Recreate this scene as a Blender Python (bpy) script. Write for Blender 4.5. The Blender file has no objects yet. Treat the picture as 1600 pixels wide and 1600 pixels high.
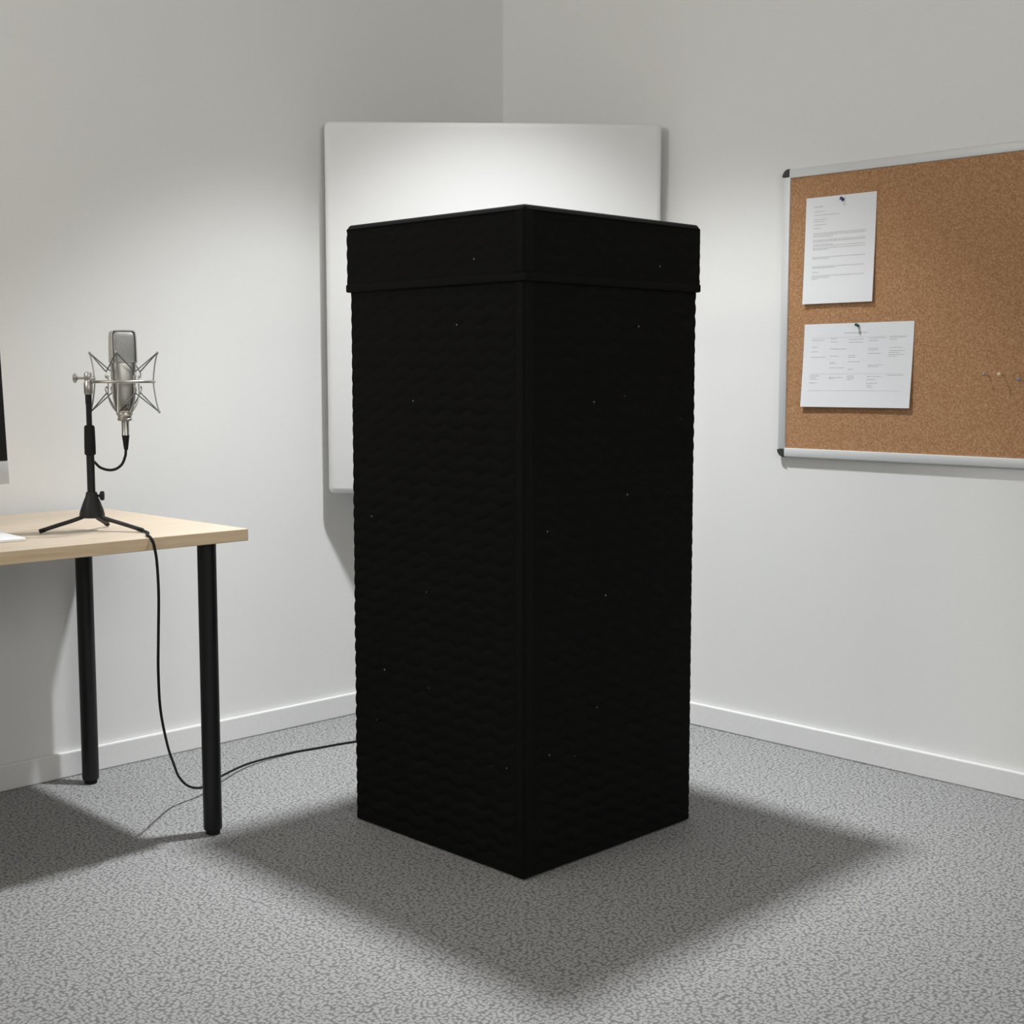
import bpy, bmesh, math, random
from mathutils import Vector, Matrix
PI = math.pi
S = bpy.context.scene
COL = S.collection
rnd = random.Random(7)

# ------------------------------------------------------------------ materials
def new_mat(name):
    m = bpy.data.materials.new(name); m.use_nodes = True
    nt = m.node_tree
    return m, nt, nt.nodes['Principled BSDF']

def N(nt, typ, **kw):
    n = nt.nodes.new(typ)
    for k, v in kw.items():
        if hasattr(n, k): setattr(n, k, v)
        else: n.inputs[k].default_value = v
    return n

def L(nt, a, b): nt.links.new(a, b)

def ramp(nt, src, stops, interp='LINEAR'):
    r = nt.nodes.new('ShaderNodeValToRGB'); r.color_ramp.interpolation = interp
    el = r.color_ramp.elements
    while len(el) < len(stops): el.new(0.5)
    for e, (p, c) in zip(el, stops): e.position = p; e.color = (*c, 1)
    L(nt, src, r.inputs['Fac']); return r

def coords(nt, scale=(1, 1, 1)):
    t = nt.nodes.new('ShaderNodeTexCoord'); m = nt.nodes.new('ShaderNodeMapping')
    m.inputs['Scale'].default_value = scale
    L(nt, t.outputs['Object'], m.inputs['Vector']); return m.outputs['Vector']

def bump(nt, b, src, strength, dist):
    bp = N(nt, 'ShaderNodeBump'); bp.inputs['Strength'].default_value = strength
    bp.inputs['Distance'].default_value = dist
    L(nt, src, bp.inputs['Height']); L(nt, bp.outputs['Normal'], b.inputs['Normal']); return bp

def simple(name, col, rough=.5, metal=0., noise=None, spec=.5):
    m, nt, b = new_mat(name)
    b.inputs['Base Color'].default_value = (*col, 1)
    b.inputs['Roughness'].default_value = rough
    b.inputs['Metallic'].default_value = metal
    b.inputs['Specular IOR Level'].default_value = spec
    if noise:
        n = N(nt, 'ShaderNodeTexNoise', Scale=noise[0], Detail=3.); L(nt, coords(nt), n.inputs['Vector'])
        bump(nt, b, n.outputs['Fac'], noise[1], noise[2])
        c = ramp(nt, n.outputs['Fac'], [(.3, tuple(x * .98 for x in col)), (.7, tuple(min(1, x * 1.015) for x in col))])
        L(nt, c.outputs['Color'], b.inputs['Base Color'])
    return m

M_wall = simple('wall_paint', (.83, .83, .82), .8, noise=(240, .03, .0003), spec=.2)
M_ceil = simple('ceiling_paint', (.80, .80, .79), .9, noise=(120, .05, .001), spec=.2)
M_trim = simple('trim_paint', (.82, .82, .815), .5, noise=(90, .01, .0003), spec=.3)
M_panel = simple('stretched_white_cloth', (.80, .80, .80), .9, noise=(700, .12, .0006), spec=.15)
M_blackmetal = simple('black_powder_coat', (.010, .010, .011), .42, noise=(500, .08, .0003), spec=.4)
M_blackplastic = simple('black_plastic', (.014, .014, .014), .55, noise=(300, .06, .0003), spec=.35)
M_capplastic = simple('charcoal_cap_plastic', (.035, .035, .034), .5, noise=(300, .05, .0003))
M_rubber = simple('black_rubber', (.012, .012, .012), .75, noise=(400, .1, .0004), spec=.25)
M_nickel = simple('satin_nickel', (.50, .49, .455), .36, 1., noise=(900, .03, .0001))
M_frame = simple('pale_nickel_frame', (.50, .49, .46), .5, .35, noise=(900, .02, .0001))
M_wire = simple('steel_wire', (.36, .365, .36), .35, 1., noise=(900, .02, .0001))
M_post = simple('bright_wire', (.50, .50, .48), .35, .9, noise=(900, .02, .0001))
M_elastic = simple('grey_elastic_cord', (.13, .135, .13), .7, noise=(1500, .3, .0003), spec=.2)
M_alu = simple('anodised_aluminium', (.70, .71, .715), .5, .25, noise=(800, .03, .0001))
M_chin = simple('silver_monitor_shell', (.62, .62, .61), .4, .3, noise=(800, .02, .0001))
M_screen = simple('dark_display_glass', (.012, .012, .011), .22, spec=.4, noise=(3, .0, .0001))
M_whitepl = simple('white_plastic', (.88, .89, .91), .35, noise=(300, .02, .0001))
M_ink = simple('grey_print', (.56, .56, .57), .9, noise=(900, .1, .0001), spec=.1)
M_badge = simple('dark_badge_enamel', (.03, .022, .022), .4, noise=(500, .05, .0001))

def mat_paper():
    m, nt, b = new_mat('office_paper')
    n = N(nt, 'ShaderNodeTexNoise', Scale=900., Detail=3.); L(nt, coords(nt), n.inputs['Vector'])
    c = ramp(nt, n.outputs['Fac'], [(.3, (.80, .81, .83)), (.7, (.85, .86, .88))])
    L(nt, c.outputs['Color'], b.inputs['Base Color']); b.inputs['Roughness'].default_value = .9
    b.inputs['Specular IOR Level'].default_value = .15
    bump(nt, b, n.outputs['Fac'], .05, .0003); return m
M_paper = mat_paper()

def mat_carpet():
    m, nt, b = new_mat('grey_loop_carpet')
    v = coords(nt)
    wob = N(nt, 'ShaderNodeTexNoise', Scale=45., Detail=2.); L(nt, v, wob.inputs['Vector'])
    mx = nt.nodes.new('ShaderNodeMix'); mx.data_type = 'VECTOR'; mx.inputs['Factor'].default_value = .014
    L(nt, v, mx.inputs[4]); L(nt, wob.outputs['Color'], mx.inputs[5])
    vo = N(nt, 'ShaderNodeTexVoronoi', Scale=136.); vo.voronoi_dimensions = '2D'; vo.inputs['Randomness'].default_value = .85
    L(nt, mx.outputs[1], vo.inputs['Vector'])
    big = N(nt, 'ShaderNodeTexNoise', Scale=190., Detail=3., Roughness=.65); L(nt, v, big.inputs['Vector'])
    h = N(nt, 'ShaderNodeMath', operation='SUBTRACT'); h.inputs[0].default_value = 1.
    L(nt, vo.outputs['Distance'], h.inputs[1])
    ad = N(nt, 'ShaderNodeMath', operation='MULTIPLY_ADD'); ad.inputs[1].default_value = .8
    L(nt, big.outputs['Fac'], ad.inputs[0]); L(nt, h.outputs[0], ad.inputs[2])
    c = ramp(nt, ad.outputs[0], CARPET)
    L(nt, c.outputs['Color'], b.inputs['Base Color'])
    b.inputs['Roughness'].default_value = .95; b.inputs['Specular IOR Level'].default_value = .1
    bump(nt, b, ad.outputs[0], .32, .003); return m
CARPET = [(.70, (.185, .185, .185)), (1.0, (.272, .272, .272)), (1.2, (.312, .312, .312)), (1.45, (.38, .38, .38))]
M_carpet = mat_carpet()

def mat_wood(name, stops):
    m, nt, b = new_mat(name)
    v = coords(nt, (26, 1.6, 26))
    n = N(nt, 'ShaderNodeTexNoise', Scale=3., Detail=6., Roughness=.62, Distortion=.5); L(nt, v, n.inputs['Vector'])
    f = N(nt, 'ShaderNodeTexNoise', Scale=14., Detail=4.); L(nt, coords(nt, (40, 1.2, 40)), f.inputs['Vector'])
    a = N(nt, 'ShaderNodeMath', operation='MULTIPLY_ADD'); a.inputs[1].default_value = .45
    L(nt, f.outputs['Fac'], a.inputs[0]); L(nt, n.outputs['Fac'], a.inputs[2])
    c = ramp(nt, a.outputs[0], stops)
    L(nt, c.outputs['Color'], b.inputs['Base Color']); b.inputs['Roughness'].default_value = .5
    b.inputs['Specular IOR Level'].default_value = .35
    bump(nt, b, a.outputs[0], .04, .0005); return m
M_wood = mat_wood('pale_birch_laminate', [(.45, (.50, .40, .29)), (.70, (.565, .47, .365)), (.95, (.61, .53, .43))])
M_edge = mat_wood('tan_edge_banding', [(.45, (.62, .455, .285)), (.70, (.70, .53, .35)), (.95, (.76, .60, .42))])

def mat_cork():
    m, nt, b = new_mat('cork_granules')
    v = coords(nt)
    vo = N(nt, 'ShaderNodeTexVoronoi', Scale=330.); L(nt, v, vo.inputs['Vector'])
    n = N(nt, 'ShaderNodeTexNoise', Scale=160., Detail=4., Roughness=.7); L(nt, v, n.inputs['Vector'])
    g = nt.nodes.new('ShaderNodeSeparateColor'); L(nt, vo.outputs['Color'], g.inputs['Color'])
    a = N(nt, 'ShaderNodeMath', operation='MULTIPLY_ADD'); a.inputs[1].default_value = .45
    L(nt, g.outputs['Red'], a.inputs[0]); L(nt, n.outputs['Fac'], a.inputs[2])
    c = ramp(nt, a.outputs[0], [(.38, (.33, .165, .077)), (.72, (.43, .232, .116)), (1.02, (.54, .328, .188))])
    L(nt, c.outputs['Color'], b.inputs['Base Color']); b.inputs['Roughness'].default_value = .9
    b.inputs['Specular IOR Level'].default_value = .15
    bump(nt, b, a.outputs[0], .25, .001); return m
M_cork = mat_cork()

def mat_fabric(name, base, lint=True):
    m, nt, b = new_mat(name)
    v = coords(nt)
    w = N(nt, 'ShaderNodeTexNoise', Scale=600., Detail=3.); L(nt, v, w.inputs['Vector'])
    c = ramp(nt, w.outputs['Fac'], [(.3, tuple(x * .8 for x in base)), (.7, tuple(x * 1.2 for x in base))])
    out = c.outputs['Color']
    if lint:      # scattered flecks of lint on the cloth
        vo = N(nt, 'ShaderNodeTexVoronoi', Scale=20.); L(nt, v, vo.inputs['Vector'])
        s = nt.nodes.new('ShaderNodeSeparateColor'); L(nt, vo.outputs['Color'], s.inputs['Color'])
        pick = N(nt, 'ShaderNodeMath', operation='GREATER_THAN'); pick.inputs[1].default_value = .45
        L(nt, s.outputs['Red'], pick.inputs[0])
        near = N(nt, 'ShaderNodeMath', operation='LESS_THAN'); near.inputs[1].default_value = .042
        L(nt, vo.outputs['Distance'], near.inputs[0])
        both = N(nt, 'ShaderNodeMath', operation='MULTIPLY'); L(nt, pick.outputs[0], both.inputs[0]); L(nt, near.outputs[0], both.inputs[1])
        mx = nt.nodes.new('ShaderNodeMix'); mx.data_type = 'RGBA'
        L(nt, both.outputs[0], mx.inputs['Factor']); L(nt, out, mx.inputs[6]); mx.inputs[7].default_value = (.22, .22, .21, 1)
        out = mx.outputs[2]
    L(nt, out, b.inputs['Base Color']); b.inputs['Roughness'].default_value = .85
    b.inputs['Specular IOR Level'].default_value = .04
    bump(nt, b, w.outputs['Fac'], .15, .0006); return m
M_quilt = mat_fabric('black_quilted_cloth', (.0088, .0088, .0088))
M_binding = mat_fabric('black_binding_tape', (.0100, .0100, .0100), lint=False)
M_seam = mat_fabric('black_piping', (.0072, .0072, .0072), lint=False)

def mat_mesh_grille():
    m, nt, b = new_mat('grille_mesh')
    v = coords(nt)
    w = N(nt, 'ShaderNodeTexVoronoi', Scale=900.); L(nt, v, w.inputs['Vector'])
    c = ramp(nt, w.outputs['Distance'], [(.1, (.46, .46, .44)), (.6, (.32, .32, .305))])
    L(nt, c.outputs['Color'], b.inputs['Base Color']); b.inputs['Metallic'].default_value = .7
    b.inputs['Roughness'].default_value = .55
    bump(nt, b, w.outputs['Distance'], .3, .0004); return m
M_grille = mat_mesh_grille()

# ------------------------------------------------------------------ mesh helpers
def link(name, bm, mats, parent=None, smooth=False, loc=None, rot=None):
    me = bpy.data.meshes.new(name)
    bmesh.ops.recalc_face_normals(bm, faces=bm.faces[:])
    bm.to_mesh(me); bm.free()
    for m in (mats if isinstance(mats, (list, tuple)) else [mats]): me.materials.append(m)
    if smooth:
        for p in me.polygons: p.use_smooth = True
        me.set_sharp_from_angle(angle=math.radians(40))
    o = bpy.data.objects.new(name, me); COL.objects.link(o)
    if parent: o.parent = parent
    if loc: o.location = loc
    if rot: o.rotation_euler = rot
    return o

def tag(o, label, cat, group=None):
    o['label'] = label; o['category'] = cat
    if group: o['group'] = group
    return o

def thing(name, label, cat, loc=(0, 0, 0), rz=0, group=None):
    o = bpy.data.objects.new(name, None); COL.objects.link(o)
    o.location = loc; o.rotation_euler = (0, 0, rz); o.empty_display_size = .05
    return tag(o, label, cat, group)

def structure(name, bm, m, smooth=False):
    o = link(name, bm, m, smooth=smooth); o['kind'] = 'structure'; return o

def box(bm, x0, y0, z0, x1, y1, z1, bev=0, seg=2):
    r = bmesh.ops.create_cube(bm, size=1)
    vs = r['verts']
    for v in vs:
        v.co = Vector(((x0 + x1) / 2 + v.co.x * (x1 - x0), (y0 + y1) / 2 + v.co.y * (y1 - y0), (z0 + z1) / 2 + v.co.z * (z1 - z0)))
    if bev:
        es = list({e for v in vs for e in v.link_edges})
        bmesh.ops.bevel(bm, geom=es, offset=bev, segments=seg, profile=.5, affect='EDGES')
    return bm

def lathe(bm, prof, seg=32, mat=Matrix.Identity(4), cap=True):
    rings = []
    for r, z in prof:
        rings.append([bm.verts.new(mat @ Vector((r * math.cos(2 * PI * i / seg), r * math.sin(2 * PI * i / seg), z))) for i in range(seg)])
    for a, b in zip(rings, rings[1:]):
        for i in range(seg):
            j = (i + 1) % seg
            bm.faces.new((a[i], a[j], b[j], b[i]))
    if cap:
        bm.faces.new(rings[0][::-1]); bm.faces.new(rings[-1])
    return bm

def smooth_path(pts, sub=8):
    P = [Vector(p) for p in pts]
    P = [2 * P[0] - P[1]] + P + [2 * P[-1] - P[-2]]
    out = []
    for i in range(1, len(P) - 2):
        p0, p1, p2, p3 = P[i - 1:i + 3]
        for k in range(sub):
            t = k / sub
            out.append(.5 * ((2 * p1) + (p2 - p0) * t + (2 * p0 - 5 * p1 + 4 * p2 - p3) * t * t + (3 * p1 - p0 - 3 * p2 + p3) * t ** 3))
    out.append(P[-2]); return out

def tube(bm, pts, r, seg=10, closed=False):
    P = [Vector(p) for p in pts]; n = len(P)
    rad = r if isinstance(r, (list, tuple)) else [r] * n
    T = []
    for i in range(n):
        if closed: t = P[(i + 1) % n] - P[i - 1]
        else: t = P[min(i + 1, n - 1)] - P[max(i - 1, 0)]
        T.append(t.normalized())
    up = Vector((0, 0, 1)) if abs(T[0].z) < .9 else Vector((1, 0, 0))
    nrm = (up - T[0] * up.dot(T[0])).normalized()
    rings = []
    for i in range(n):
        nrm = (nrm - T[i] * nrm.dot(T[i])).normalized()
        bi = T[i].cross(nrm)
        rings.append([bm.verts.new(P[i] + rad[i] * (math.cos(2 * PI * k / seg) * nrm + math.sin(2 * PI * k / seg) * bi)) for k in range(seg)])
    pairs = list(zip(rings, rings[1:])) + ([(rings[-1], rings[0])] if closed else [])
    for a, b in pairs:
        for k in range(seg):
            j = (k + 1) % seg
            bm.faces.new((a[k], a[j], b[j], b[k]))
    if not closed:
        bm.faces.new(rings[0][::-1]); bm.faces.new(rings[-1])
    return bm

def BM(): return bmesh.new()

def axis_matrix(p, d):
    d = Vector(d).normalized()
    return Matrix.Translation(Vector(p)) @ d.to_track_quat('Z', 'Y').to_matrix().to_4x4()

# ------------------------------------------------------------------ room shell
RX, RY, H = 5.2, -5.2, 3.05
structure('floor', box(BM(), -.1, RY - .1, -.1, RX + .1, .1, 0), M_carpet)
structure('wall_left', box(BM(), -.1, RY, 0, 0, .1, H), M_wall)
structure('wall_right', box(BM(), 0, 0, 0, RX, .1, H), M_wall)
structure('wall_back', box(BM(), RX, RY, 0, RX + .1, .1, H), M_wall)
structure('wall_front', box(BM(), -.1, RY - .1, 0, RX + .1, RY, H), M_wall)
structure('ceiling', box(BM(), -.1, RY - .1, H, RX + .1, .1, H + .1), M_ceil)
BH = .0685
structure('baseboard_left', box(BM(), 0, RY, 0, .013, -.013, BH, .004), M_trim)
structure('baseboard_right', box(BM(), 0, -.013, 0, RX, 0, BH, .004), M_trim)

# ------------------------------------------------------------------ quilted booth
BX0, BX1, BY0, BY1 = .8205, 1.3903, -1.2958, -.7325
ZC, ZT = 1.2565, 1.4105        # underside and top of the lid
booth = thing('vocal_booth', 'tall black quilted square booth standing alone on the grey carpet in the room corner', 'booth',
              ((BX0 + BX1) / 2, (BY0 + BY1) / 2, 0))
bw, bd = BX1 - BX0, BY1 - BY0

def quilt(u, v, amp, ph):
    q = v / .0318 + ph + .19 * math.sin(2 * PI * u / .0715 + .35 * math.sin(v * 3.1 + ph))
    return amp * (abs(math.sin(PI * q)) ** .55 - .85)

def quilt_panel(width, z0, z1, amp, ph, thick=.012, du=.0055, dv=.0032, fade=(0, 0)):
    """slab in the XZ plane, outer face towards -Y with stitched wavy rows"""
    bm = BM(); nu = int(width / du); nv = int((z1 - z0) / dv)
    g = []
    for j in range(nv + 1):
        v = z0 + (z1 - z0) * j / nv; row = []
        for i in range(nu + 1):
            u = -width / 2 + width * i / nu
            e = min(1, (u + width / 2) / .012 if fade[0] else 1, (width / 2 - u) / .012 if fade[1] else 1)
            e2 = min(1, (v - z0) / .008 + .15, (z1 - v) / .008 + .15)
            k = e * e2
            d = quilt(u, v, amp, ph) * k + .0009 * math.sin(u * 23 + v * 9) * math.sin(v * 13 + u * 5) * k
            row.append(bm.verts.new((u, -d, v)))
        g.append(row)
    for j in range(nv):
        for i in range(nu):
            bm.faces.new((g[j][i], g[j][i + 1], g[j + 1][i + 1], g[j + 1][i]))
    ring = g[0] + [r[-1] for r in g[1:]] + g[-1][-2::-1] + [r[0] for r in g[-2:0:-1]]
    bk = [bm.verts.new((v.co.x, thick, v.co.z)) for v in ring]
    for i in range(len(ring)):
        j = (i + 1) % len(ring)
        bm.faces.new((ring[i], bk[i], bk[j], ring[j]))
    bm.faces.new(bk)
    return bm

STRIP = .024
# the four sides (local frame: x across, outer face to -y)
def side_set(parent, z0, z1, grow, amp, prefix, dens):
    hw, hd = bw / 2 + grow, bd / 2 + grow
    spec = [((0, -hd, 0), 0, bw + 2 * grow, (0, 1)), ((hw, 0, 0), PI / 2, bd + 2 * grow, (1, 0)),
            ((0, hd, 0), PI, bw + 2 * grow, (0, 0)), ((-hw, 0, 0), -PI / 2, bd + 2 * grow, (0, 0))]
    for k, (loc, rz, w, fade) in enumerate(spec):
        cut = STRIP if (fade[0] or fade[1]) else 0
        ww = w - cut - .004
        off = (-cut / 2 if fade[1] else cut / 2 if fade[0] else 0)
        du, dv = (.0055, .0032) if k < 2 else (.02, .008)
        bm = quilt_panel(ww, z0, z1, amp, .37 * k + dens, fade=fade, du=du, dv=dv)
        bmesh.ops.translate(bm, vec=(off, 0, 0), verts=bm.verts[:])
        link(prefix, bm, M_quilt, parent, smooth=True, loc=loc, rot=(0, 0, rz))
side_set(booth, .004, ZC + .02, 0, .0042, 'side_panel', 0)
# inner board carcass behind the quilted cloth
link('carcass', box(BM(), -bw / 2 + .012, -bd / 2 + .012, 0, bw / 2 - .012, bd / 2 - .012, ZC + .05), M_seam, booth)
# bound corner edge (two tapes with a stitched groove between)
def corner_tape(parent, grow, z0, z1, name):
    x, y = bw / 2 + grow, -bd / 2 - grow
    link(name, box(BM(), x - STRIP, y - .0028, z0, x - .003, y + .008, z1, .0022), M_binding, parent, smooth=True)
    link(name, box(BM(), x - .008, y + .003, z0, x + .0028, y + STRIP, z1, .0022), M_binding, parent, smooth=True)
    link('corner_seam', tube(BM(), [(x - .003, y + .003, z0), (x - .003, y + .003, z1)], .0032, 8), M_seam, parent, smooth=True)
corner_tape(booth, 0, .004, ZC + .01, 'corner_binding')
# lid
G = .0062
lid = link('lid', box(BM(), -bw / 2 - G, -bd / 2 - G, ZT - .030, bw / 2 + G, bd / 2 + G, ZT, .0105, 5), M_quilt, booth, smooth=True)
side_set(lid, ZC + .016, ZT - .0105, G, .0032, 'lid_side', .2)
corner_tape(lid, G, ZC + .018, ZT - .008, 'lid_corner_binding')
def ring_band(x, y, z0, z1, t, bev):
    bm = BM()
    box(bm, -x, -y, z0, x, y, z1, bev, 3); return bm
link('lid_binding', ring_band(bw / 2 + G + .0022, bd / 2 + G + .0022, ZC, ZC + .0185, .01, .004), M_binding, lid, smooth=True)
def rrect(x, y, r, z, n=6):
    pts = []
    for cx, cy, a0 in ((x - r, y - r, 0), (-x + r, y - r, PI / 2), (-x + r, -y + r, PI), (x - r, -y + r, 1.5 * PI)):
        for i in range(n + 1):
            a = a0 + PI / 2 * i / n
            pts.append((cx + r * math.cos(a), cy + r * math.sin(a), z))
    return pts
link('lid_piping', tube(BM(), rrect(bw / 2 + G, bd / 2 + G, .012, ZT - .011), .0032, 8, closed=True), M_seam, lid, smooth=True)

# ------------------------------------------------------------------ white corner panel
P1, P2 = Vector((.049, -.786)), Vector((.722, -.043))     # front edge ends near the two walls
d = (P2 - P1); wid = d.length; ang = math.atan2(d.y, d.x)
pz0, pz1 = .7085, 1.811
bm = box(BM(), 0, 0, pz0, wid, .05, pz1, .018, 5)
pn = link('acoustic_panel', bm, M_panel, smooth=True, loc=(P1.x, P1.y, 0), rot=(0, 0, ang))
tag(pn, 'large plain white cloth-covered panel mounted across the wall corner behind the black booth', 'acoustic panel')

# ------------------------------------------------------------------ desk
DZ, DT = .717, .0275
DX0, DX1, DY1, DY0 = .05, .733, -1.53, -2.93
desk = thing('desk', 'pale wood desk with black tube legs against the left wall', 'desk', ((DX0 + DX1) / 2, (DY0 + DY1) / 2, 0))
cx, cy = desk.location.x, desk.location.y
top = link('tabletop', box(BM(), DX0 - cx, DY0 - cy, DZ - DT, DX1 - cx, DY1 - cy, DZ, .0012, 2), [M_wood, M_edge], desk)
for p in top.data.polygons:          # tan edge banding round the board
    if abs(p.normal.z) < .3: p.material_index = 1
for lx, ly in ((.667, -1.600), (.100, -1.612), (.667, -2.86), (.100, -2.86)):
    zt = DZ - DT
    lg = link('leg', lathe(BM(), [(.0205, .012), (.0215, .016), (.0215, zt - .004), (.0215, zt)], 40), M_blackmetal, desk, smooth=True, loc=(lx - cx, ly - cy, 0))
    link('foot', lathe(BM(), [(.014, 0), (.0165, .002), (.0165, .012), (.0165, .014)], 32), M_rubber, lg, smooth=True)

# ------------------------------------------------------------------ monitor and trackpad (only their right-hand ends are in view)
MZ = DZ
mon = thing('monitor', 'desktop computer monitor with black screen and silver chin at the left frame edge', 'monitor', (.26, -2.157, MZ))
tilt = math.radians(-4.2)
def tb(bm):   # tilt the display slightly back about its lower edge
    bmesh.ops.rotate(bm, cent=(.035, 0, .1), matrix=Matrix.Rotation(tilt, 3, 'Y'), verts=bm.verts[:]); return bm
link('display_shell', tb(box(BM(), -.002, -.268, .098, .0335, .268, .46, .011, 4)), M_chin, mon, smooth=True)
link('screen', tb(box(BM(), .033, -.2665, .152, .0355, .2665, .459, .001, 1)), M_screen, mon)
link('chin', tb(box(BM(), .030, -.2675, .0985, .0352, .2675, .1515, .002, 2)), M_chin, mon, smooth=True)
st = link('stand_neck', box(BM(), -.075, -.08, .006, -.066, .08, .26, .003, 2), M_chin, mon, smooth=True)
link('stand_foot', box(BM(), -.09, -.09, 0, .09, .09, .008, .003, 2), M_chin, mon, smooth=True)
link('hinge', box(BM(), -.07, -.06, .225, .003, .06, .25, .004, 2), M_chin, mon, smooth=True)

tp = link('trackpad', box(BM(), -.08, -.16, 0, .08, 0, .0075, .002, 3), M_whitepl, smooth=True, loc=(.518, -1.990, DZ), rot=(0, 0, math.radians(-4)))
tag(tp, 'thin flat white pad lying on the wood desk below the monitor', 'trackpad')

# ------------------------------------------------------------------ microphone stand
YAW = .7914
SX, SY = .525, -1.80
stand = thing('microphone_stand', 'short black tripod desktop stand holding the silver microphone', 'microphone stand', (SX, SY, DZ), YAW)
U0 = -.0050
def zz(w): return w - DZ            # world height to stand height
link('base_cone', lathe(BM(), [(.022, zz(.747)), (.0275, zz(.749)), (.0275, zz(.755)), (.0255, zz(.764)), (.019, zz(.782)), (.0135, zz(.795)), (.0125, zz(.801)), (.0115, zz(.805))], 40), M_blackplastic, stand, smooth=True, loc=(U0, 0, 0))
link('lower_tube', lathe(BM(), [(.0088, zz(.79)), (.0088, zz(.896))], 32), M_blackmetal, stand, smooth=True, loc=(U0, 0, 0))
link('clutch_grip', lathe(BM(), [(.0095, zz(.888)), (.0122, zz(.890)), (.0124, zz(.905)), (.0118, zz(.94)), (.0112, zz(.952)), (.0095, zz(.954)), (.006, zz(.956))], 40), M_rubber, stand, smooth=True, loc=(U0, 0, 0))
link('upper_tube', lathe(BM(), [(.0062, zz(.94)), (.0062, zz(1.0)), (.0070, zz(1.005)), (.0072, zz(1.028))], 32), M_blackmetal, stand, smooth=True, loc=(U0, 0, 0))
kn = link('locking_knob', lathe(BM(), [(.004, .017), (.0075, .018), (.0105, .020), (.0105, .026), (.009, .0275), (.004, .028)], 14, axis_matrix((U0, 0, zz(.796)), (1, .18, 0)) @ Matrix.Rotation(.2, 4, 'Z')), M_blackplastic, stand, smooth=True)
link('knob_shaft', lathe(BM(), [(.0055, .006), (.0055, .013), (.0028, .0135), (.0028, .019)], 16, axis_matrix((U0, 0, zz(.796)), (1, .18, 0))), M_blackplastic, kn, smooth=True)
for (fx, fy) in ((-.106, -.056), (.118, -.034), (.004, .086)):
    a = Vector((U0, 0, zz(.752))); f = Vector((fx, fy, .0048)); dirv = (f - a)
    p0 = a + Vector((dirv.x, dirv.y, 0)).normalized() * .012 + Vector((0, 0, .0005))
    lg = link('leg', tube(BM(), smooth_path([p0, a.lerp(f, .35) + Vector((0, 0, .0015)), a.lerp(f, .7) + Vector((0, 0, .001)), f], 5), .0046, 12), M_blackmetal, stand, smooth=True)
    tipd = dirv.normalized()
    link('rubber_tip', tube(BM(), [f - tipd * .014, f - tipd * .013, f - tipd * .001, f], [.0040, .0050, .0050, .0042], 12), M_rubber, lg, smooth=True)

# ------------------------------------------------------------------ spider shock mount
mount = thing('shock_mount', 'wire spider shock mount with elastic cords gripping the silver microphone', 'shock mount', (SX, SY, DZ), YAW)
CU, CV = .0735, .004          # microphone axis in the local frame
RZ = zz(1.0520); RR = .0665
sw = link('swivel', lathe(BM(), [(.0085, zz(1.0239)), (.0098, zz(1.026)), (.0098, zz(1.049)), (.0085, zz(1.051)), (.0075, zz(1.056)), (.0088, zz(1.060)), (.0086, zz(1.069)), (.006, zz(1.0735)), (.002, zz(1.0745))], 32), M_nickel, mount, smooth=True, loc=(U0 + .0005, 0, 0))
link('thumbscrew', lathe(BM(), [(.003, -.002), (.003, .012), (.0045, .0135), (.0105, .0165), (.0108, .0205), (.008, .0225), (.003, .023)], 24, axis_matrix((U0 - .005, 0, zz(1.0595)), (-1, -.15, 0))), M_nickel, sw, smooth=True)
link('clamp_bolt', lathe(BM(), [(.0062, 0), (.0062, .0135), (.0045, .0145)], 24, axis_matrix((U0 + .006, 0, zz(1.0585)), (1, 0, 0))), M_nickel, sw, smooth=True)
# ring with its arm to the swivel
bm = BM()
ringpts = [(CU + RR * math.cos(2 * PI * i / 72), CV + RR * math.sin(2 * PI * i / 72), RZ) for i in range(72)]
tube(bm, ringpts, .0032, 12, closed=True)
tube(bm, [(U0 + .004, 0, RZ), (CU - RR + .002, CV, RZ)], .0036, 12)
link('support_ring', bm, M_nickel, mount, smooth=True)
ZTOP, ZBOT = zz(1.1162), zz(.9845)
R_IN = .0425
ZH, ZL = zz(1.0715), zz(1.033)
posts = []
for k in range(4):
    a = math.radians([-85, 4, 95, 178][k])
    ca, sa = math.cos(a), math.sin(a)
    rt_, rb_ = (RR + .009), (RR + .010)
    def P(r, z): return (CU + r * ca, CV + r * sa, z)
    pts = smooth_path([P(rt_, ZTOP), P(RR + .004, ZTOP - .02), P(RR + .0002, RZ + .018), P(RR - .001, RZ), P(RR + .0005, RZ - .02), P(RR + .005, ZBOT + .02), P(rb_, ZBOT)], 6)
    bm = BM(); tube(bm, pts, .00165, 10)
    for z, r in ((ZTOP, rt_), (ZBOT, rb_)):
        lathe(bm, [(.0008, -.003), (.0026, -.0022), (.0030, 0), (.0026, .0022), (.0008, .003)], 12, Matrix.Translation(P(r, z)))
    link('post', bm, M_post, mount, smooth=True)
    posts.append((a, P(rt_, ZTOP), P(rb_, ZBOT)))
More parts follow.
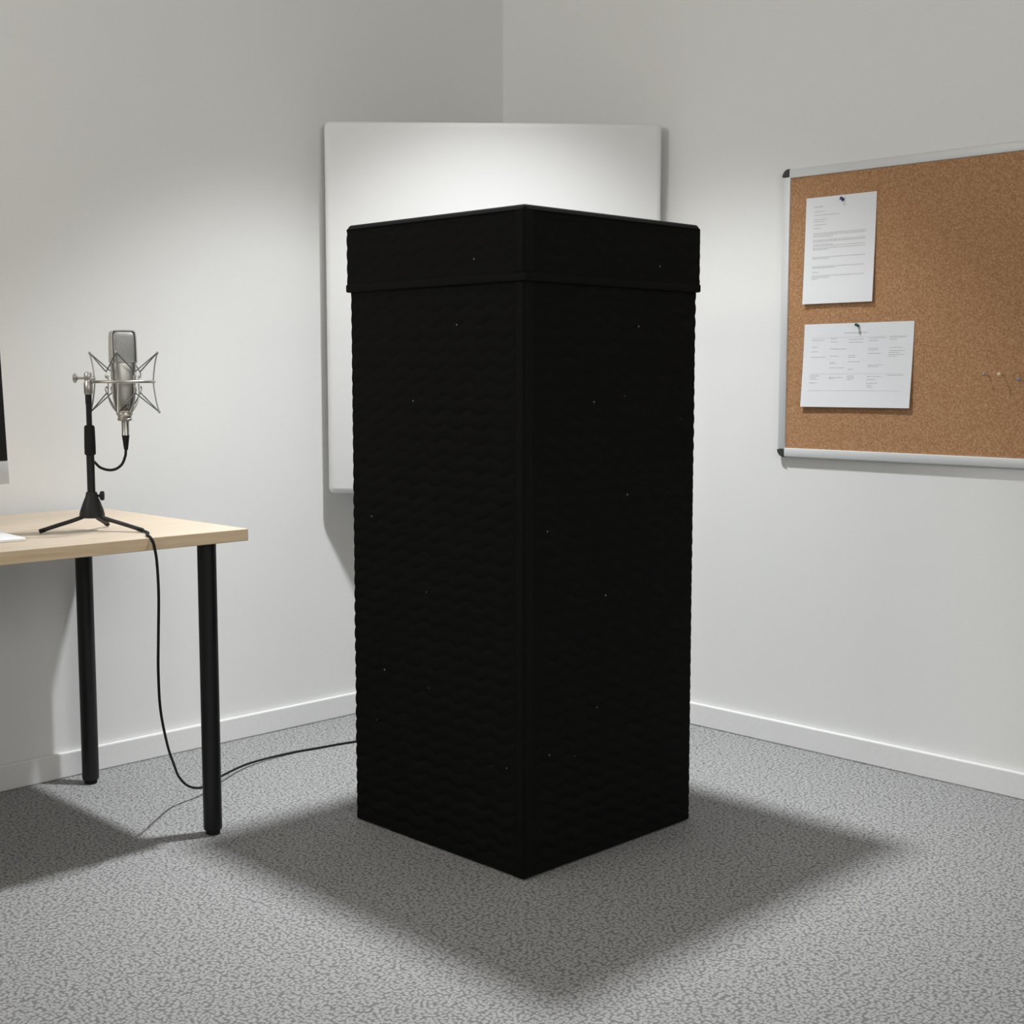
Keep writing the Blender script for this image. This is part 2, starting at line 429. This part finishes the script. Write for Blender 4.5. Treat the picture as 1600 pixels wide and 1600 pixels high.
# inner cradle: four wire arms with upper and lower hooks, curving in to the threaded collar
bm = BM()
hooks = []
for k in range(4):
    a = math.radians([-132, -40, 50, 142][k]); ca, sa = math.cos(a), math.sin(a)
    def P(r, z): return (CU + r * ca, CV + r * sa, z)
    tube(bm, smooth_path([P(R_IN - .003, ZH - .006), P(R_IN + .001, ZH - .011), P(R_IN + .003, ZH - .006), P(R_IN + .001, ZH + .002)], 4), .0016, 8)
    tube(bm, smooth_path([P(R_IN - .003, ZL + .003), P(R_IN + .002, ZL + .008), P(R_IN + .004, ZL + .002), P(R_IN + .001, ZL - .006)], 4), .0016, 8)
    tube(bm, smooth_path([P(R_IN - .003, ZH - .006), P(R_IN - .0035, RZ), P(R_IN - .003, ZL + .003), P(R_IN - .0035, zz(1.018)), P(R_IN - .0095, zz(1.002)), P(R_IN - .0205, zz(.987)), P(.0155, zz(.981))], 6), .0017, 8)
    hooks.append((a, P(R_IN + .001, ZH + .002), P(R_IN + .001, ZL - .006)))
link('cradle', bm, M_nickel, mount, smooth=True)
link('collar', lathe(BM(), [(.0130, zz(.9845)), (.0178, zz(.983)), (.0182, zz(.979)), (.0155, zz(.976)), (.0145, zz(.971)), (.0162, zz(.969)), (.0158, zz(.9655)), (.010, zz(.964))], 36), M_nickel, mount, smooth=True, loc=(CU, CV, 0))
seq = [(0, 0), (0, 1), (1, 1), (1, 2), (2, 2), (2, 3), (3, 3), (3, 0)]
for lvl in (1, 2):            # one endless cord laced round the upper tips, one round the lower
    bm = BM()
    for pk, hk in seq: tube(bm, [posts[pk][lvl], hooks[hk][lvl]], .00135, 8)
    link('elastic_cord', bm, M_elastic, mount, smooth=True)

# ------------------------------------------------------------------ microphone
mic = thing('microphone', 'silver large-diaphragm studio microphone held upright above the desk', 'microphone', (SX, SY, DZ), YAW)
def superring(bm, a, b, z, n=40, e=4.0, rot=0):
    ring = []
    for i in range(n):
        t = 2 * PI * i / n; c, s = math.cos(t), math.sin(t)
        x = a * math.copysign(abs(c) ** (2 / e), c); y = b * math.copysign(abs(s) ** (2 / e), s)
        ring.append(bm.verts.new((CU + x * math.cos(rot) - y * math.sin(rot), CV + x * math.sin(rot) + y * math.cos(rot), z)))
    return ring
def loft(secs, **k):
    bm = BM(); rings = [superring(bm, *s, **k) if len(s) == 3 else superring(bm, s[0], s[1], s[2], e=s[3], **{q: v for q, v in k.items() if q != 'e'}) for s in secs]
    for r0, r1 in zip(rings, rings[1:]):
        n = len(r0)
        for i in range(n):
            j = (i + 1) % n; bm.faces.new((r0[i], r0[j], r1[j], r1[i]))
    bm.faces.new(rings[0][::-1]); bm.faces.new(rings[-1]); return bm
MR = math.radians(29)
B0, B1 = zz(.9845), zz(1.0936)
link('body', loft([(.012, .012, B0 - .004, 2), (.0185, .0185, B0, 2.1), (.0205, .0205, B0 + .006, 2.3), (.0238, .0225, B0 + .03, 2.6), (.0262, .0240, B0 + .07, 2.9), (.0275, .0245, B1 - .003, 3.2), (.0272, .0242, B1, 3.2)], rot=MR), M_nickel, mic, smooth=True)
link('grille', loft([(.0262, .0172, B1, 4.5), (.0262, .0168, B1 + .03, 4.5), (.0255, .0150, zz(1.152), 4.5), (.0240, .0130, zz(1.1605), 4.5), (.020, .0100, zz(1.1635), 4)], rot=MR), M_grille, mic, smooth=True)
# bright frame arching over the grille and the seam ring under it
fr = []
for (x, z) in [(-.0268, B1 + .001), (-.0268, zz(1.13)), (-.0266, zz(1.152)), (-.0250, zz(1.1615)), (-.0215, zz(1.1645)), (0, zz(1.1652)), (.0215, zz(1.1645)), (.0250, zz(1.1615)), (.0266, zz(1.152)), (.0268, zz(1.13)), (.0268, B1 + .001)]:
    fr.append((x, z))
bm = BM(); prev = None; secs = []
for i, (x, z) in enumerate(fr):
    x0, z0_ = fr[max(i - 1, 0)]; x1, z1_ = fr[min(i + 1, len(fr) - 1)]
    t = Vector((x1 - x0, 0, z1_ - z0_)).normalized(); nn = Vector((-t.z, 0, t.x))
    hwid = .0172 - .0050 * max(0, min(1, (z - B1) / (zz(1.165) - B1)))
    sec = []
    for (o, w) in ((-.0012, -hwid), (.0012, -hwid), (.0012, hwid), (-.0012, hwid)):
        q = Vector((x, w, z)) + nn * o
        sec.append(bm.verts.new((CU + q.x * math.cos(MR) - q.y * math.sin(MR), CV + q.x * math.sin(MR) + q.y * math.cos(MR), q.z)))
    secs.append(sec)
for a, b in zip(secs, secs[1:]):
    for i in range(4):
        j = (i + 1) % 4; bm.faces.new((a[i], a[j], b[j], b[i]))
bm.faces.new(secs[0][::-1]); bm.faces.new(secs[-1])
link('grille_frame', bm, M_frame, mic, smooth=True)
link('seam_ring', loft([(.0274, .0246, B1 - .0008, 3.2), (.0280, .0252, B1, 3.2), (.0280, .0252, B1 + .002, 3.2), (.0272, .0236, B1 + .0028, 3.2)], rot=MR), M_nickel, mic, smooth=True)
link('connector_stem', lathe(BM(), [(.0088, zz(.966)), (.0088, zz(.9625)), (.0082, zz(.962)), (.0082, zz(.9345)), (.0086, zz(.9335)), (.0086, zz(.9320))], 32), M_nickel, mic, smooth=True, loc=(CU + .001, CV, 0))
# dark flourish-like emblem low on the body
bm = BM()
def onbody(dx, z, off=.0004):
    # a point on the curved front of the lower body
    r = .0212 + (z - B0) * .08
    ax = math.radians(-90) + math.radians(18) + dx / r
    return (CU + (r + off) * math.cos(ax), CV + (r + off) * math.sin(ax), z)
for st_ in ([(-.008, .002), (-.004, .006), (.002, .0125), (.004, .0148), (.003, .011), (.0008, .0065), (.0035, .0048), (.0075, .0065)],
            [(-.0095, .0008), (-.003, .0016), (.004, .0020), (.0095, .0032)],
            [(.006, .0135), (.0085, .0145), (.0080, .0125)]):
    tube(bm, smooth_path([onbody(x, B0 + .0025 + z) for x, z in st_], 6), .00075, 6)
link('emblem', bm, M_badge, mic, smooth=True)

# ------------------------------------------------------------------ microphone cable
rt = Vector((math.cos(YAW), math.sin(YAW), 0)); aw = Vector((-math.sin(YAW), math.cos(YAW), 0)); ori = Vector((SX, SY, 0))
def W(u, v, z): return ori + rt * u + aw * v + Vector((0, 0, z))
cable = thing('microphone_cable', 'thin black cable looping from the microphone over the desk edge down to the carpet', 'cable', (0, 0, 0))
link('plug', lathe(BM(), [(.0035, .8995), (.0045, .9000), (.0080, .9295), (.0084, .9300), (.0084, .9318)], 28), M_rubber, cable, smooth=True, loc=W(CU + .001, CV, 0))
def behind(u, v): return u - .287 * v        # keeps a run tucked in line behind the pole
leg0, leg1 = Vector((U0, 0, .752)), Vector((.118, -.034, DZ + .0048))
pts = [W(CU + .001, CV, .903), W(CU, CV, .893), W(.0725, .0045, .8865), W(.0645, .006, .8680), W(.0498, .008, .8565), W(.0325, .010, .8536), W(.0135, .012, .8590), W(.0015, .014, .8695),
       W(behind(-.006, .017), .017, .880), W(behind(-.0065, .021), .021, .872), W(behind(-.0055, .018), .018, .845), W(behind(-.005, .016), .016, .805), W(behind(-.004, .034), .034, .772)]
for k in (.22, .4, .6, .8, .93):
    q = leg0.lerp(leg1, k); pts.append(W(q.x - .0026, q.y + .0092, max(.7204, q.z - .0012)))
pts += [Vector((.668, -1.7485, .7203)), Vector((.692, -1.764, .7203)), Vector((.716, -1.776, .7203)), Vector((.7335, -1.7795, .7175)), Vector((.738, -1.7765, .708)), Vector((.739, -1.7735, .6945)), Vector((.739, -1.769, .6612)),
       Vector((.737, -1.7658, .5907)), Vector((.727, -1.7637, .4902)), Vector((.710, -1.7561, .4151)), Vector((.665, -1.7272, .3155)), Vector((.580, -1.6624, .205)),
       Vector((.503, -1.602, .132)), Vector((.4475, -1.5565, .080)), Vector((.422, -1.516, .042)), Vector((.4035, -1.468, .023)), Vector((.3668, -1.4055, .020)), Vector((.3292, -1.3485, .017)), Vector((.2655, -1.23, .009)),
       Vector((.2436, -1.0874, .0038)), Vector((.2571, -.986, .0034)), Vector((.2755, -.8801, .0034)), Vector((.32, -.76, .0034)), Vector((.42, -.67, .0034)), Vector((.60, -.70, .0034)), Vector((.74, -.80, .008)), Vector((.822, -.86, .02))]
link('cord', tube(BM(), smooth_path(pts, 7), .0031, 10), M_rubber, cable, smooth=True)

# ------------------------------------------------------------------ cork board
CXL, CXR, CZ0, CZ1 = 1.1335, 2.335, .836, 1.634
board = thing('cork_board', 'aluminium-framed cork notice board hung on the right wall', 'notice board', ((CXL + CXR) / 2, 0, CZ0))
FW = .0245; bx = (CXR - CXL) / 2; bh_ = CZ1 - CZ0
link('cork', box(BM(), -bx + .01, -.0115, .01, bx - .01, -.0005, bh_ - .01), M_cork, board)
link('frame_bar', box(BM(), -bx + FW - .004, -.0165, 0, bx - FW + .004, 0, FW, .003, 2), M_alu, board, smooth=True)
link('frame_bar', box(BM(), -bx + FW - .004, -.0165, bh_ - FW, bx - FW + .004, 0, bh_, .003, 2), M_alu, board, smooth=True)
link('frame_bar', box(BM(), -bx, -.0165, FW - .004, -bx + FW, 0, bh_ - FW + .004, .003, 2), M_alu, board, smooth=True)
link('frame_bar', box(BM(), bx - FW, -.0165, FW - .004, bx, 0, bh_ - FW + .004, .003, 2), M_alu, board, smooth=True)
for sx, sz in ((-1, 0), (-1, 1), (1, 0), (1, 1)):
    bm = BM(); r = FW - .0045
    cxp = sx * (bx - r); czp = r if not sz else bh_ - r
    prof = [(cxp, czp)]
    for i in range(9):
        a = i / 8 * PI / 2
        prof.append((cxp + sx * (r + .001) * math.cos(a), czp + (1 if sz else -1) * (r + .001) * math.sin(a)))
    f0 = [bm.verts.new((x, -.0172, z)) for x, z in prof]; f1 = [bm.verts.new((x, 0, z)) for x, z in prof]
    bm.faces.new(f0); bm.faces.new(f1[::-1])
    for i in range(len(prof)):
        j = (i + 1) % len(prof); bm.faces.new((f0[i], f1[i], f1[j], f0[j]))
    link('corner_cap', bm, M_capplastic, board)

def sheet(name, x0, z1, w, h, skew, lines, lift, curl, label, cat='paper'):
    """pinned sheet: held near the top middle, lower edge and sides lifting off the cork"""
    bm = BM(); nu, nv = 24, 28
    def P(s, t, off=0.):
        y = -(.0125 + lift * (t ** 1.6) + curl * (2 * s - 1) ** 2 * (.35 + .65 * t) + off)
        return Vector(((s - .5) * w + skew[0] * t, y, -t * h + skew[1] * (s - .5)))
    g = [[bm.verts.new(P(i / nu, j / nv)) for i in range(nu + 1)] for j in range(nv + 1)]
    for j in range(nv):
        for i in range(nu): bm.faces.new((g[j][i], g[j + 1][i], g[j + 1][i + 1], g[j][i + 1]))
    b = [[bm.verts.new(P(i / nu, j / nv, -.00035)) for i in range(nu + 1)] for j in range(nv + 1)]
    for j in range(nv):
        for i in range(nu): bm.faces.new((b[j][i], b[j][i + 1], b[j + 1][i + 1], b[j + 1][i]))
    for i in range(nu):
        bm.faces.new((g[0][i], g[0][i + 1], b[0][i + 1], b[0][i])); bm.faces.new((g[nv][i + 1], g[nv][i], b[nv][i], b[nv][i + 1]))
    for j in range(nv):
        bm.faces.new((g[j + 1][0], g[j][0], b[j][0], b[j + 1][0])); bm.faces.new((g[j][nu], g[j + 1][nu], b[j + 1][nu], b[j][nu]))
    bmesh.ops.recalc_face_normals(bm, faces=bm.faces[:])
    for (s0, s1, t, th) in lines:           # printed lines, broken into word-like strokes
        s = s0
        while s < s1 - .004:
            e = min(s1, s + rnd.uniform(.02, .075) * (.21 / w))
            n = max(1, int((e - s) * nu * 1.5))
            for k in range(n):
                a0, a1 = s + (e - s) * k / n, s + (e - s) * (k + 1) / n
                q = [bm.verts.new(P(a, tt, .0003)) for a, tt in ((a0, t), (a0, t + th / h), (a1, t + th / h), (a1, t))]
                bm.faces.new(q).material_index = 1
            s = e + .006 * (.21 / w)
    me = bpy.data.meshes.new(name); bm.to_mesh(me); bm.free()
    me.materials.append(M_paper); me.materials.append(M_ink)
    for p in me.polygons: p.use_smooth = p.material_index == 0
    me.set_sharp_from_angle(angle=math.radians(30))
    o = bpy.data.objects.new(name, me); COL.objects.link(o); o.location = (x0 + w / 2, 0, z1)
    return tag(o, label, cat)
TH = .0016
L1 = [(.12, .25, .085, .0022), (.12, .28, .132, TH), (.12, .48, .165, TH), (.12, .32, .205, TH), (.12, .28, .225, TH), (.12, .31, .255, TH), (.12, .23, .288, TH)]
for t, e in ((.335, .87), (.350, .87), (.365, .40), (.400, .87), (.413, .87), (.440, .40), (.455, .87), (.475, .87), (.488, .35), (.560, .87), (.573, .36), (.648, .87), (.660, .45), (.700, .22), (.735, .87), (.750, .38), (.765, .2)):
    L1.append((.12, e, t, TH))
sheet('typed_letter', 1.2105, 1.5495, .2175, .2885, (-.0015, .0005), L1, .0065, .002, 'upright white typed letter held by a blue pin on the cork board')
L2 = [(.38, .59, .112, .0018)]
cols = [.075, .255, .425, .605, .790]
rows = {0: [(.19, .12), (.275, .06), (.33, .06), (.395, .14), (.62, .09), (.64, .06), (.66, .08), (.705, .06)],
        1: [(.18, .06), (.215, .06), (.30, .15), (.385, .08), (.46, .05), (.475, .06), (.525, .14), (.64, .13), (.655, .06)],
        2: [(.19, .14), (.225, .13), (.38, .07), (.40, .07), (.455, .11), (.545, .05), (.625, .06), (.645, .07), (.665, .05)],
        3: [(.18, .15), (.21, .08), (.30, .09), (.32, .09), (.36, .11), (.495, .15), (.515, .10), (.63, .13), (.665, .08), (.71, .10), (.735, .05), (.755, .06)],
        4: [(.175, .14), (.20, .07), (.295, .12), (.33, .14), (.352, .10), (.375, .14), (.395, .07), (.615, .15)]}
for c, lst in rows.items():
    for t, w_ in lst: L2.append((cols[c], cols[c] + w_, t, .0013))
for t in (.165, .60, .80):
    L2.append((.07, .93, t, .0005))
sheet('printed_schedule', 1.2135, 1.206, .3345, .2275, (-.004, .0015), L2, .0075, .0012, 'wide white printed timetable sheet held by a green pin below the typed letter')

# push pins
def plastic(name, c): return simple(name, c, .35, noise=(200, .02, .0001))
def push_pin(x, z, mat, label, stand=.0105, s=1., tip=(0, .0)):
    o = thing('push_pin', label, 'pin', (x, -.0122 if stand < .016 else -.0115, z), 0, None)
    dirv = Vector((tip[0], -1, tip[1])).normalized()
    m = axis_matrix((0, 0, 0), dirv)
    link('head', lathe(BM(), [(.0030 * s, stand - .004), (.0046 * s, stand - .0034), (.0046 * s, stand - .0022), (.0030 * s, stand - .0012), (.0026 * s, stand + .003), (.0030 * s, stand + .0048), (.0046 * s, stand + .0055), (.0048 * s, stand + .0068), (.0040 * s, stand + .0076)], 24, m), mat, o, smooth=True)
    link('needle', lathe(BM(), [(.0004, -.003), (.0006, 0), (.0006, stand - .003)], 10, m), M_wire, o, smooth=True)
    return o
push_pin(1.326, 1.5365, plastic('blue_plastic', (.015, .03, .13)), 'blue push pin at the top of the typed letter', .005, .95, (.0, .3))
push_pin(1.3835, 1.1975, plastic('green_plastic', (.01, .075, .05)), 'green push pin at the top of the printed timetable sheet', .007, .9, (-.1, .25))
def ball_pin(x, z, mat, label, r=.0036, out=.017):
    o = thing('map_pin', label, 'pin', (x, -.0115, z), 0, 'pins stuck in the bare cork')
    dirv = Vector((-.1, -1, .12)).normalized(); m = axis_matrix((0, 0, 0), dirv)
    prof = [(r * math.sin(PI * i / 12) + .0002, out - r * math.cos(PI * i / 12)) for i in range(13)]
    link('head', lathe(BM(), prof, 20, m), mat, o, smooth=True)
    link('needle', lathe(BM(), [(.0004, -.004), (.0007, 0), (.0007, out - r + .0005)], 10, m), M_wire, o, smooth=True)
    return o
ball_pin(1.7545, 1.0655, plastic('grey_plastic', (.30, .30, .28)), 'dull grey pin with round head, leftmost of the bare cork pins', .0042, .019)
ball_pin(1.7955, 1.0655, plastic('cream_plastic', (.80, .68, .42)), 'cream yellow pin with round head between the grey and slate pins', .0045, .022)
ball_pin(1.8450, 1.0535, plastic('slate_plastic', (.24, .25, .30)), 'slate blue-grey pin with round head right of the cream pin', .0050, .019)
ball_pin(1.8585, 1.0735, plastic('orange_plastic', (.50, .19, .07)), 'orange pin nearest the right frame edge, blending into the cork', .0050, .019)

# ------------------------------------------------------------------ lights
def light(name, typ, loc, energy, col, **kw):
    l = bpy.data.lights.new(name, typ); l.energy = energy; l.color = col
    for k, v in kw.items(): setattr(l, k, v)
    o = bpy.data.objects.new(name, l); COL.objects.link(o); o.location = loc
    return o
# one downlight above the booth: a wide field and a narrower beam from the same lamp position
LAMP = (.945, -.93, 2.77)
field = light('downlight_field', 'SPOT', LAMP, 129, (.96, .985, 1), spot_size=math.radians(84), spot_blend=.5, shadow_soft_size=.065)
field.rotation_euler = (math.radians(-1.2), math.radians(-.9), 0)
beam = light('downlight_beam', 'SPOT', LAMP, 236, (.96, .985, 1), spot_size=math.radians(68), spot_blend=1., shadow_soft_size=.065)
beam.rotation_euler = (math.radians(-1.0), math.radians(-1.2), 0)
# added unseen fills: broad one opposite the desk wall, warm one past the desk
side_fill = light('side_fill_light', 'AREA', (5.15, -2.7, 2.1), 33.5, (1, .985, .945), shape='RECTANGLE', size=1.8, size_y=1.3)
side_fill.rotation_euler = (PI / 2, 0, PI / 2)
wash = light('warm_fill_light', 'AREA', (.85, -4.4, 2.3), 28, (1, .965, .90), shape='RECTANGLE', size=.8, size_y=.8)
wash.rotation_euler = (math.radians(114), 0, math.radians(18))
w = bpy.data.worlds.new('World'); S.world = w; w.use_nodes = True
w.node_tree.nodes['Background'].inputs['Color'].default_value = (0, 0, 0, 1)

# ------------------------------------------------------------------ camera
cd = bpy.data.cameras.new('Camera'); cam = bpy.data.objects.new('Camera', cd); COL.objects.link(cam)
cam.location = (3.3589, -3.2769, 1.07); cam.rotation_euler = (PI / 2 - .1013, 0, .7914)
cd.sensor_width = 36; cd.lens = 36 * 2128.6 / 1600; cd.clip_start = .05
S.camera = cam
S.view_settings.view_transform = 'Standard'; S.view_settings.look = 'None'
S.view_settings.gamma = 1; S.view_settings.use_curve_mapping = False
S.view_settings.exposure = 0
